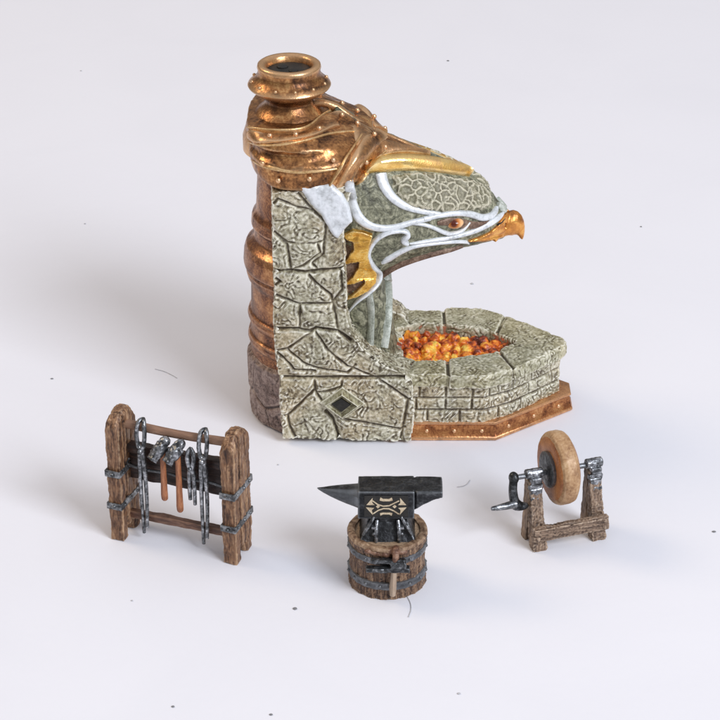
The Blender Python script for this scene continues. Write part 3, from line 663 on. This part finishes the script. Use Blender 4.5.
li.add([(x,y,ZC-.06) for x,y in iq]+[(x,y,ZC-.3) for x,y in iq]+[(x,y,ZC-.3) for x,y in iq2]+[(x,y,ZC-.06) for x,y in iq2],[(a*n+i,a*n+(i+1)%n,((a+1)%4)*n+(i+1)%n,((a+1)%4)*n+i) for i in range(n) for a in range(4)])
F('scorched_lining',li,'redcopper')

# ------------------------------------------------------------ TOOL RACK
rl=atZ(117,541.5); rr_=atZ(229.5,565)
ang=math.atan2(rr_.y-rl.y,rr_.x-rl.x); SR=.845; LEN=(rr_-rl).length/SR
rack=thing('tool_rack','wooden tool rack with two iron strapped end panels and crossbars','rack',rl,ang); rack.scale=(SR,)*3
def arch(w,h,n=9,y0=0,foot=.26,notch=.34):
    pts=[(y0,0.03),(y0+.03,0),(y0+foot-.03,0),(y0+foot,.03),(y0+foot+.04,notch-.08),(y0+w/2,notch),(y0+w-foot-.04,notch-.08),(y0+w-foot,.03),(y0+w-foot+.03,0),(y0+w-.03,0),(y0+w,.03)]
    r=w/2
    for k in range(n+1):
        a=math.pi*k/n; pts.append((y0+r+r*math.cos(a),h-r*1.0+r*1.0*math.sin(a)))
    return pts
W,HH=.86,2.95
for s_,x0 in ((0,-.14),(1,LEN-.14)):
    mb=MB(); 
    for k in range(3):
        a=k*W/3; pts=arch(W,HH)
        # plank k clipped out of the arch outline
        def clip(poly,lo_,hi_):
            for side,lim in ((0,lo_),(1,hi_)):
                out_=[]
                for i in range(len(poly)):
                    p,q=poly[i-1],poly[i]; ip=(p[0]>=lim) if side==0 else (p[0]<=lim); iq_=(q[0]>=lim) if side==0 else (q[0]<=lim)
                    if ip!=iq_:
                        t=(lim-p[0])/(q[0]-p[0]); out_.append((lim,p[1]+(q[1]-p[1])*t))
                    if iq_: out_.append(q)
                poly=out_
            return poly
        g=.022; po=clip(pts,a+g,a+W/3-g)
        th=.15+.015*(k%2)
        if len(po)>2:
            if sum(po[i][0]*po[(i+1)%len(po)][1]-po[(i+1)%len(po)][0]*po[i][1] for i in range(len(po)))<0: po=po[::-1]
            pi=[(u*.9+(a+W/6)*.1,v if v<1 else 1+(v-1)*.955) for u,v in po]
            mb.rings([[Vector((xx,u,v)) for u,v in pp] for xx,pp in ((x0+.14-th,pi),(x0+.14-th+.07,po),(x0+.14+th-.07,po),(x0+.14+th,pi))])
    mb.xprism(arch(W-.06,HH-.05,y0=.03),x0+.14-.11,x0+.14+.11)
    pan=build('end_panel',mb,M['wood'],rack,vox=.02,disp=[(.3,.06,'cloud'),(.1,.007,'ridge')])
    for z in (1.62,.86):
        sb=MB(); hw=.075
        t0=.172
        xs=x0+.14
        # strap loop round the panel
        rect=[(xs-t0,-.035),(xs+t0,-.035),(xs+t0,W+.03),(xs-t0,W+.03)]; ir=[(xs-t0+.04,.0),(xs+t0-.04,.0),(xs+t0-.04,W-.01),(xs-t0+.04,W-.01)]
        n=4; tl=.0
        vs=[(x,y,z-hw+tl*y) for x,y in rect]+[(x,y,z+hw+tl*y) for x,y in rect]+[(x,y,z+hw+tl*y) for x,y in ir]+[(x,y,z-hw+tl*y) for x,y in ir]
        sb.add(vs,[(a*n+i,a*n+(i+1)%n,((a+1)%4)*n+(i+1)%n,((a+1)%4)*n+i) for i in range(n) for a in range(4)])
        for yy in (.12,.43,.72): sb.ball((xs+t0+.0,yy,z),.045,8)
        sb.ball((xs,-.05,z),.05,8)
        build('iron_strap',sb,M['strap'],pan,bevel=.02,disp=[(.15,.03,'cloud')])
YB=.43
b=MB(); b.tube([(0,YB,2.60),(LEN*.5,YB,2.57),(LEN,YB,2.62)],[.10,.09,.10],10); build('top_rail',b,M['wood_x'],rack)
b=MB(); b.box((LEN/2,YB+.10,1.72),(LEN-.1,.14,.84)); b.box((LEN/2,YB+.01,2.04),(LEN-.1,.10,.2)); build('back_board',b,M['board'],rack,vox=.025,disp=[(.3,.05,'cloud')])
b=MB(); b.box((LEN/2,YB,.49),(LEN-.1,.16,.17)); build('lower_rail',b,M['wood_x'],rack,vox=.02,disp=[(.3,.05,'cloud')])
b=MB(); b.tube([(.16,YB,1.78),(.2,YB-.12,1.72),(.6,YB-.14,1.68),(1.1,YB-.14,1.70),(1.5,YB-.15,1.66),(2.0,YB-.14,1.68),(2.4,YB-.14,1.62),(2.5,YB-.15,1.64),(2.53,YB-.02,1.70)],.032,8); build('hanging_rod',b,M['iron'],rack)
# tools (things of their own), placed in the rack's frame
RM=Matrix.Translation(rl)@Matrix.Rotation(ang,4,'Z')@Matrix.Scale(SR,4)
def rack_thing(name,label,cat,loc,group=None):
    o=thing(name,label,cat,RM@Vector(loc),ang,group); o.scale=(SR,)*3; return o
def lx(px): # local x on the rack from a photo column
    d=ray(px,480); n=Vector((-math.sin(ang),math.cos(ang),0)); p0=RM@Vector((0,.25,0)); t=(p0-CAM).dot(n)/d.dot(n); q=CAM+d*t; return (RM.inverted()@q).x
def tongs(label,px,top,bot,w=1.0,tilt=0):
    o=rack_thing('tongs',label,'tongs',(lx(px),YB-.17,bot),'blacksmith tongs hung on the rack'); H=top-bot
    for s_ in (-1,1):
        b=MB(); zj=H-.62*w
        b.tube([(tilt,.16,H+.02),(s_*.06+tilt,.04,H-.02),(s_*.09+tilt,-.02,H-.28*w),(s_*.05+tilt*.8,-.03,zj+.08),(-s_*.03+tilt*.7,-.03,zj-.08),(-s_*.06+tilt*.4,.0,H*.4),(-s_*.05,.02*s_,0.02 if s_>0 else .2)],[.035,.05,.045,.05,.06,.042,.036],8)
        build('tong_arm',b,M['steel'],o,disp=[(.08,.02,'cloud')])
    b=MB(); b.ball((tilt*.75,-.09,zj),.065,10); build('pivot',b,M['steel'],o)
    return o
tongs('long grey steel tongs looped over the rail beside the left rack panel',143,2.78,.14)
tongs('long grey steel tongs over the rail between the small pliers and the right panel',203,2.82,.17,1.0,.03)
def pliers(px):
    o=rack_thing('pliers','short steel pliers hanging between a hammer and the right long tongs','pliers',(lx(px),YB-.16,1.10))
    for s_ in (-1,1):
        b=MB(); b.tube([(0,0,1.32),(s_*.06,-.02,1.2),(s_*.07,-.03,1.02),(s_*.02,-.03,.86),(-s_*.05,-.02,.7),(-s_*.05,0,0 if s_<0 else .1)],[.03,.05,.05,.055,.05,.04],8)
        build('plier_arm',b,M['steel'],o)
    b=MB(); b.ball((0,-.08,.86),.055,8); build('pivot',b,M['steel'],o)
pliers(191.5)
def hammer(label,px,zb,H,tilt):
    o=rack_thing('hammer',label,'hammer',(lx(px),YB-.19,zb),'hammers hung on the rack')
    b=MB(); b.tube([(0,0,0),(0,-.02,.1),(.0,-.02,H*.5),(0,-.02,H)],[.065,.075,.062,.055],10); build('handle',b,M['orange_wood'],o)
    b=MB(); rot=Vector((-.42,-.55,-.72)).to_track_quat('Z','Y').to_matrix(); c=Vector((-.03,-.10,H-.02))
    b.ball(c,.145,10,(1,1,1)); b.box(c,(.20,.20,.26),rot,1); b.box(c+rot@Vector((0,0,.19)),(.17,.16,.16),rot,1.1); b.ball(c+rot@Vector((0,0,-.20)),.115,10); b.box((0,-.02,H+.12),(.11,.11,.14))
    build('hammer_head',b,M['steel'],o,vox=.018,disp=[(.1,.03,'cloud')])
hammer('steel hammer with orange brown handle hanging nearest the left tongs',164.5,1.12,1.22,R(22))
hammer('longer handled steel hammer hanging beside the short pliers on the rack',179.5,.92,1.42,R(20))

# ------------------------------------------------------------ BARREL + ANVIL
fp=atZ(387.5,600.5); RB=.755; SB_=.865; bc=Vector((fp.x,fp.y+(RB+.02)*SB_,0))
bar=thing('barrel_stump','low wooden barrel with dark iron hoops under the anvil','barrel',bc); bar.scale=(SB_,)*3
HB=1.13
def rad(z): # pinched waist
    t=z/HB; return .715+.04*abs(2*t-1)**1.5
b=MB(); n=20
for k in range(n):
    a0=2*math.pi*k/n+.015; a1=2*math.pi*(k+1)/n-.015; hh=HB+random.uniform(-.02,.02); rs=[]
    for z in (0,.2,.45,.7,.95,hh):
        r=rad(z)+random.uniform(-.006,.006); ri=r-.13
        rs.append([Vector((r*math.cos(a0),r*math.sin(a0),z)),Vector(((r+.015)*math.cos((a0+a1)/2),(r+.015)*math.sin((a0+a1)/2),z)),Vector((r*math.cos(a1),r*math.sin(a1),z)),Vector((ri*math.cos(a1),ri*math.sin(a1),z)),Vector((ri*math.cos(a0),ri*math.sin(a0),z))])
    b.rings(rs)
b.lathe((0,0,0),[(rad(0)-.03,.02),(.68,.2),(.67,.6),(.69,1.03)],40)
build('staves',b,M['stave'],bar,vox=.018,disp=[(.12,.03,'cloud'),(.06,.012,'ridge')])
b=MB(); 
for r0,r1 in ((.58,.625),):
    b.lathe((0,0,0),[(.62,1.0),(.67,1.115),(.3,1.12),(.02,1.12)],40)
build('barrel_head',b,M['stave'],bar)
def hoop(z,h,w=.035):
    b=MB(); r=rad(z); N_=64
    rs=[]
    for k in range(N_):
        a=2*math.pi*k/N_; jr=.006*math.sin(k*2.3); 
        rs.append([Vector(((r+q)*math.cos(a),(r+q)*math.sin(a),z+zz)) for q,zz in ((0,-h/2),(w+jr,-h/2+.01),(w+.012+jr,0),(w+jr,h/2-.01),(0,h/2))])
    rs.append(rs[0]); b.rings(rs,cap=False)
    for k in range(16):
        a=2*math.pi*k/16+.2; b.ball(((r+w)*math.cos(a),(r+w)*math.sin(a),z),.035,8)
    build('iron_hoop',b,M['iron'],bar,disp=[(.1,.02,'cloud')])
hoop(.86,.15); hoop(.30,.17)
b=MB()
rs=[]
for k in range(48):
    a=2*math.pi*k/48; r=rad(HB); j=.01*math.sin(k*1.7)
    rs.append([Vector(((r+q)*math.cos(a),(r+q)*math.sin(a),HB+zz+j)) for q,zz in ((-.13,-.06),(-.12,.02),(-.06,.045),(.01,.03),(.03,-.03),(.0,-.07))])
rs.append(rs[0]); b.rings(rs,cap=False); build('rim',b,M['stave_rim'],bar,disp=[(.1,.03,'cloud')])
# small hammer leaning on the barrel front, with strap
hf=Vector((.02,-RB-.07,0))
hm=thing('small_hammer','small iron hammer with pale wooden handle hanging on the barrel front','hammer',bc+(hf+Vector((.08,0,.17)))*SB_); hm.scale=(SB_,)*3
b=MB(); b.tube([(0,-.01,0),(.0,-.03,.2),(.02,-.02,.58)],[.06,.07,.055],10); build('handle',b,M['pale_wood'],hm,disp=[(.06,.015,'cloud')])
b=MB(); b.box((-.10,-.02,.60),(.84,.16,.09)); b.box((.10,-.02,.70),(.30,.18,.14)); b.box((-.10,-.01,.78),(.66,.13,.08)); build('hammer_head',b,M['iron'],hm,vox=.018,disp=[(.1,.03,'cloud')])
lp=MB()
for i in range(9): lp.ball((-.36+i*.085+random.uniform(-.02,.02),.02+abs(i-4)*.012,.05+random.uniform(-.05,.04)),random.uniform(.06,.085),8,(1.2,.8,.9))
lp.tube([(.16,.1,.1),(.15,-.07,.1),(.14,-.1,-.1)],[.07,.08,.06],8)
lt=tag(build('leather_tie',lp,M['leather'],vox=.02,disp=[(.08,.03,'cloud')]),'crumpled brown leather tie bunched over the front barrel rim','leather tie')
lt.location=bc+Vector((0,-RB,HB-.1))*SB_; lt.scale=(SB_,)*3
# anvil
ZA=1.11
an=thing('anvil','dark steel anvil with pointed left horn and cream knotwork emblem','anvil',bc+Vector((0,0,ZA))*SB_); an.scale=(SB_,)*3
TZ=1.05  # top above the base
b=MB(); b.box((-.03,0,TZ-.30),(1.08,.62,.60)); build('body',b,M['anvil'],an,vox=.02,disp=[(.3,.02,'cloud')])
b=MB(); rs=[]
for t in [0,.12,.3,.5,.7,.85,.97,1]:
    x=-.55-.80*t; w=.235*(1-t)**.75+.006; hh=.21*(1-t)**.8+.006; zt=TZ-.07-.02*t
    ring=[]
    for k in range(20):
        a=2*math.pi*k/20; c,s_=math.cos(a),math.sin(a)
        zz=s_*hh*(1.0 if s_>0 else 1.35); zz=min(zz,hh*.75)
        ring.append(Vector((x,w*c,zt-hh*.75+zz)))
    rs.append(ring)
b.rings(rs); build('horn',b,M['anvil'],an,disp=[(.15,.02,'cloud')])
b=MB(); rs=[]
for x,w,zb in ((.40,.27,.46),(.52,.27,.46),(.56,.31,.42),(.70,.31,.31),(.88,.31,.22),(1.05,.30,.17)):
    ring=[(x,-w,TZ-.03),(x,-w+.03,TZ),(x,w-.03,TZ),(x,w,TZ-.03),(x,w*.8,TZ-zb),(x,-w*.8,TZ-zb)]
    rs.append([Vector(v) for v in ring])
b.rings(rs); build('heel',b,M['anvil'],an,vox=.02,disp=[(.3,.02,'cloud')])
b=MB(); b.box((0,0,.41),(.78,.44,.34),None,1.0); b.zprism([(-.54,-.44),(.54,-.44),(.54,.44),(-.54,.44)],0.0,.32,[(-.40,-.24),(.40,-.24),(.40,.24),(-.40,.24)])
build('foot',b,M['anvil'],an,vox=.02,disp=[(.2,.03,'cloud')])
for s_ in (-1,1):
    b=MB()
    b.tube([(s_*.26,-.30,.50),(s_*.36,-.36,.32),(s_*.47,-.40,.14)],[.03,.035,.03],8)
    b.tube([(s_*.20,-.30,.42),(s_*.22,-.42,.22),(s_*.22,-.46,.02)],[.035,.045,.035],8)
    b.ball((s_*.27,-.42,.18),.045,8); b.box((s_*.25,-.36,.30),(.12,.10,.05))
    build('bracket',b,M['steel'],an)
# emblem
em=MB(); yE=-.322
def ep(x,y): return ((x-388)/5.14/52.2-.03, TZ-.30-(y-197)/5.14/46.5)
def strk(pts,w):
    for i in range(len(pts)-1):
        a=Vector(ep(*pts[i])); c=Vector(ep(*pts[i+1])); t=(c-a).normalized(); n_=Vector((-t.y,t.x))*w; a=a-t*w*.5; c=c+t*w*.5
        em.prism([tuple(a-n_),tuple(c-n_),tuple(c+n_),tuple(a+n_)],yE-.016-i*.0007,yE+.01)
strk([(318,168),(345,188),(372,196),(402,194),(425,182),(452,168)],.0115); strk([(322,236),(348,218),(374,209),(402,210),(428,222),(452,238)],.0115)
em.prism([ep(x,y) for x,y in [(358,150),(372,158),(402,158),(416,150),(422,166),(405,170),(370,170),(354,166)]],yE-.016,yE+.01)
em.prism([ep(x,y) for x,y in [(358,247),(372,240),(402,240),(416,247),(420,234),(405,231),(370,231),(356,234)]],yE-.016,yE+.01)
for s_ in (1,-1):
    f=lambda x,y:ep(388+s_*(x-388),y)
    em.prism([f(*p) for p in [(286,190),(318,152),(316,178),(328,190)]],yE-.016,yE+.01)
    em.prism([f(*p) for p in [(284,203),(326,206),(314,218),(320,244)]],yE-.016,yE+.01)
    em.prism([f(*p) for p in [(335,198),(345,189),(356,198),(345,208)]],yE-.016,yE+.01)
eo=MB(); w0=[ep(x,y) for x,y in [(276,142),(500,142),(500,254),(276,254)]]; eo.prism(w0,yE-.006,yE+.02)
plate=build('emblem_plate',eo,M['void'],an); build('knotwork_emblem',em,M['cream'],plate,smooth_shade=False)

# ------------------------------------------------------------ GRINDSTONE
gl=atZ(538.5,549); gr_=atZ(597.5,538); ga=math.atan2(gr_.y-gl.y,gr_.x-gl.x); SG=.87; GL=(gr_-gl).length/SG
gs=thing('grindstone','small pale wood grindstone stand with thick tan wheel and left crank','grindstone',gl,ga); gs.scale=(SG,)*3
AX=Vector((0,.40,1.50)) # axle height
for x in (0,GL):
    k=.0 if x==0 else .0
    b=MB(); rs=[]
    for t,w,dp in ((0,.14,.12),(.05,.15,.13),(.5,.125,.11),(.97,.125,.10)):
        c=Vector((x-(.0 if x==0 else .0),.02,0)).lerp(Vector((x,AX.y-.02,AX.z-.06)),t)
        rs.append([c+Vector((dx*w,dy*dp,0)) for dx,dy in ((-1,-1),(1,-1),(1,1),(-1,1))])
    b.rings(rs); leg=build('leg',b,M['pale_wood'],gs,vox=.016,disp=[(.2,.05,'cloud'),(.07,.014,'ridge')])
    b=MB(); rs=[]
    for t,w in ((0,.13),(.5,.12),(.97,.11)):
        c=Vector((x,.50,0)).lerp(Vector((x,AX.y+.06,AX.z-.1)),t); rs.append([c+Vector((dx*w,dy*.11,0)) for dx,dy in ((-1,-1),(1,-1),(1,1),(-1,1))])
    b.rings(rs); build('leg',b,M['pale_wood'],gs,vox=.018,disp=[(.2,.05,'cloud')])
    b=MB(); b.box((x,AX.y-.13,AX.z-.20),(.30,.10,.10)); b.box((x,AX.y-.15,AX.z-.34),(.24,.10,.20)); b.box((x,AX.y-.13,AX.z-.06),(.22,.14,.12)); b.box((x,AX.y-.17,AX.z-.45),(.25,.10,.07))
    b.tube([(x-.17,AX.y-.02,AX.z+.04),(x+.17,AX.y-.02,AX.z+.04)],.105,14)
    build('bearing',b,M['steel'],gs,vox=.014,disp=[(.08,.02,'cloud')])
b=MB(); b.box((GL/2,-.10+.05,.40),(GL+.34,.10,.30)); b.box((GL/2,-.10+.0,.47),(GL+.30,.10,.11)); b.box((GL/2,-.10+.0,.32),(GL+.34,.09,.12)); b.ball((-.08,-.145,.33),.04,8); b.ball((GL+.08,-.145,.48),.04,8); b.ball((GL+.08,-.145,.33),.03,8)
build('front_rail',b,M['pale_wood_x'],gs,vox=.015,disp=[(.2,.04,'cloud'),(.07,.012,'ridge')])
b=MB(); b.tube([(-.40,AX.y,AX.z),(GL+.1,AX.y,AX.z)],.055,12); build('axle',b,M['iron'],gs)
WX=GL*.42; rotY=Matrix.Rotation(math.pi/2,3,'Y')
RW=.745
b=MB(); b.lathe((WX,AX.y,AX.z+.06),[(.2,-.185),(RW-.10,-.185),(RW-.03,-.155),(RW,-.09),(RW,.09),(RW-.03,.155),(RW-.10,.185),(.2,.185)],64,rotY); wh=build('wheel',b,M['grit'],gs,vox=.02,disp=[(.25,.03,'cloud')])
b=MB(); b.lathe((WX,AX.y,AX.z+.06),[(.3,-.205),(RW-.13,-.205),(RW-.10,-.18),(RW-.10,.18),(RW-.13,.205),(.3,.205)],56,rotY); build('wheel_side',b,M['gritside'],wh)
b=MB(); b.lathe((WX,AX.y,AX.z+.06),[(.05,-.29),(.32,-.29),(.37,-.265),(.37,.265),(.32,.29),(.05,.29)],40,rotY); build('hub',b,M['iron'],wh)
b=MB(); b.ball((-.42,AX.y,AX.z),.13,12,(.8,1,1)); b.tube([(-.43,AX.y-.02,AX.z-.02),(-.45,AX.y-.05,AX.z-.25),(-.42,AX.y-.08,AX.z-.48),(-.34,AX.y-.10,AX.z-.60)],[.085,.09,.10,.11],10); b.ball((-.30,AX.y-.10,AX.z-.62),.12,10,(1.6,.9,.7))
crk=build('crank',b,M['iron'],gs,vox=.018)
b=MB(); b.tube([(-.42,AX.y-.12,AX.z-.53),(-.76,AX.y-.16,AX.z-.52),(-.94,AX.y-.17,AX.z-.51)],[.095,.062,.04],10); build('crank_handle',b,M['steel'],crk)

# ------------------------------------------------------------ dust and hairs
for i,(px,py,r,f,lab) in enumerate([(81,71,.022,1,'tiny grey dust speck near the top left corner'),(448,61,.03,0,'dark oblong dust speck above and right of the chimney'),
  (641,227,.028,0,'dark dust speck on the bare paper right of the beak'),(85,224,.022,1,'tiny pale dust speck left of the copper column'),
  (52,379,.024,0,'dark dust speck left and above the tool rack'),(173,707,.028,0,'round dark dust speck at the bottom edge, directly below the rack'),(295,609,.035,0,'largest black dust speck left of the barrel foot'),
  (132,601,.02,1,'small pale dust speck directly under the tool rack'),(271,715,.024,0,'dark dust speck at the bottom edge right of the round one'),(714,532,.03,0,'dark dust speck at the right edge beyond the grindstone'),
  (459,694,.03,1,'flat pale dust crumb near the bottom middle'),(472,284,.035,1,'pale dust crumb on the paper under the jaw'),(278,465,.022,1,'tiny dust speck between the rack and the forge wall'),(575,478,.015,1,'faint dust dot between the grindstone wheel and its right post')]):
    if i==13: continue
    p=atZ(px,py,0); b=MB(); b.ball((p.x,p.y,.01),r*.68,8,(random.uniform(1.2,2),random.uniform(1,1.6),.6))
    tag(build('dust_speck',b,M['faint' if f else 'dust'],org=(p.x,p.y,0)),lab,'dust speck','dust specks on the paper')
for pts,lab in (([(155,369),(163,371),(170,374),(177,378)],'fine curved dark hair lying between the rack and the column'),([(407,596),(410.5,603),(411,610),(408.5,617)],'short curved hair at the foot of the barrel'),
  ([(457,487),(463,486),(467,484),(470,480)],'curved grey hair lying between the anvil and the grindstone')):
    hr_=.004 if 'faint' in lab else .006
    b=MB(); P=[atZ(x,y,0.012) for x,y in pts]; b.tube(P,hr_,6); tag(build('hair',b,M['faint'],org=(P[0].x,P[0].y,0)),lab,'hair','stray hairs on the paper')

# ------------------------------------------------------------ light
w=bpy.data.worlds.new('World'); S.world=w; w.use_nodes=True; nt=w.node_tree; L=nt.links.new
bg=nt.nodes['Background']; tc=N(nt,'ShaderNodeTexCoord'); sx=N(nt,'ShaderNodeSeparateXYZ'); L(tc.outputs['Generated'],sx.inputs[0])
rp=N(nt,'ShaderNodeValToRGB'); e=rp.color_ramp.elements; e[0].position=0; e[0].color=(.10,.085,.07,1); e[1].position=1; e[1].color=(.79,.82,.93,1)
k=e.new(.35); k.color=(.45,.42,.38,1)
L(sx.outputs['Z'],rp.inputs[0]); L(rp.outputs[0],bg.inputs['Color']); bg.inputs['Strength'].default_value=.76
def area(name,loc,target,size,power,col):
    l=bpy.data.lights.new(name,'AREA'); l.shape='RECTANGLE'; l.size=size[0]; l.size_y=size[1]; l.energy=power; l.color=col
    o=bpy.data.objects.new(name,l); C.objects.link(o); o.location=loc; o.rotation_euler=(Vector(target)-Vector(loc)).to_track_quat('-Z','Y').to_euler(); return o
kd=Vector((.56,-.62,.62)).normalized()
area('window_light',kd*160,(0,0,1),(64,64),195000,(.88,.92,1.0))
area('warm_lamp',Vector((-.75,.25,.75)).normalized()*160,(0,0,1),(56,56),62000,(1.0,.78,.52))
S.view_settings.view_transform='Standard'; S.view_settings.look='None'; S.view_settings.gamma=1; S.view_settings.exposure=.06
S.render.engine='CYCLES'
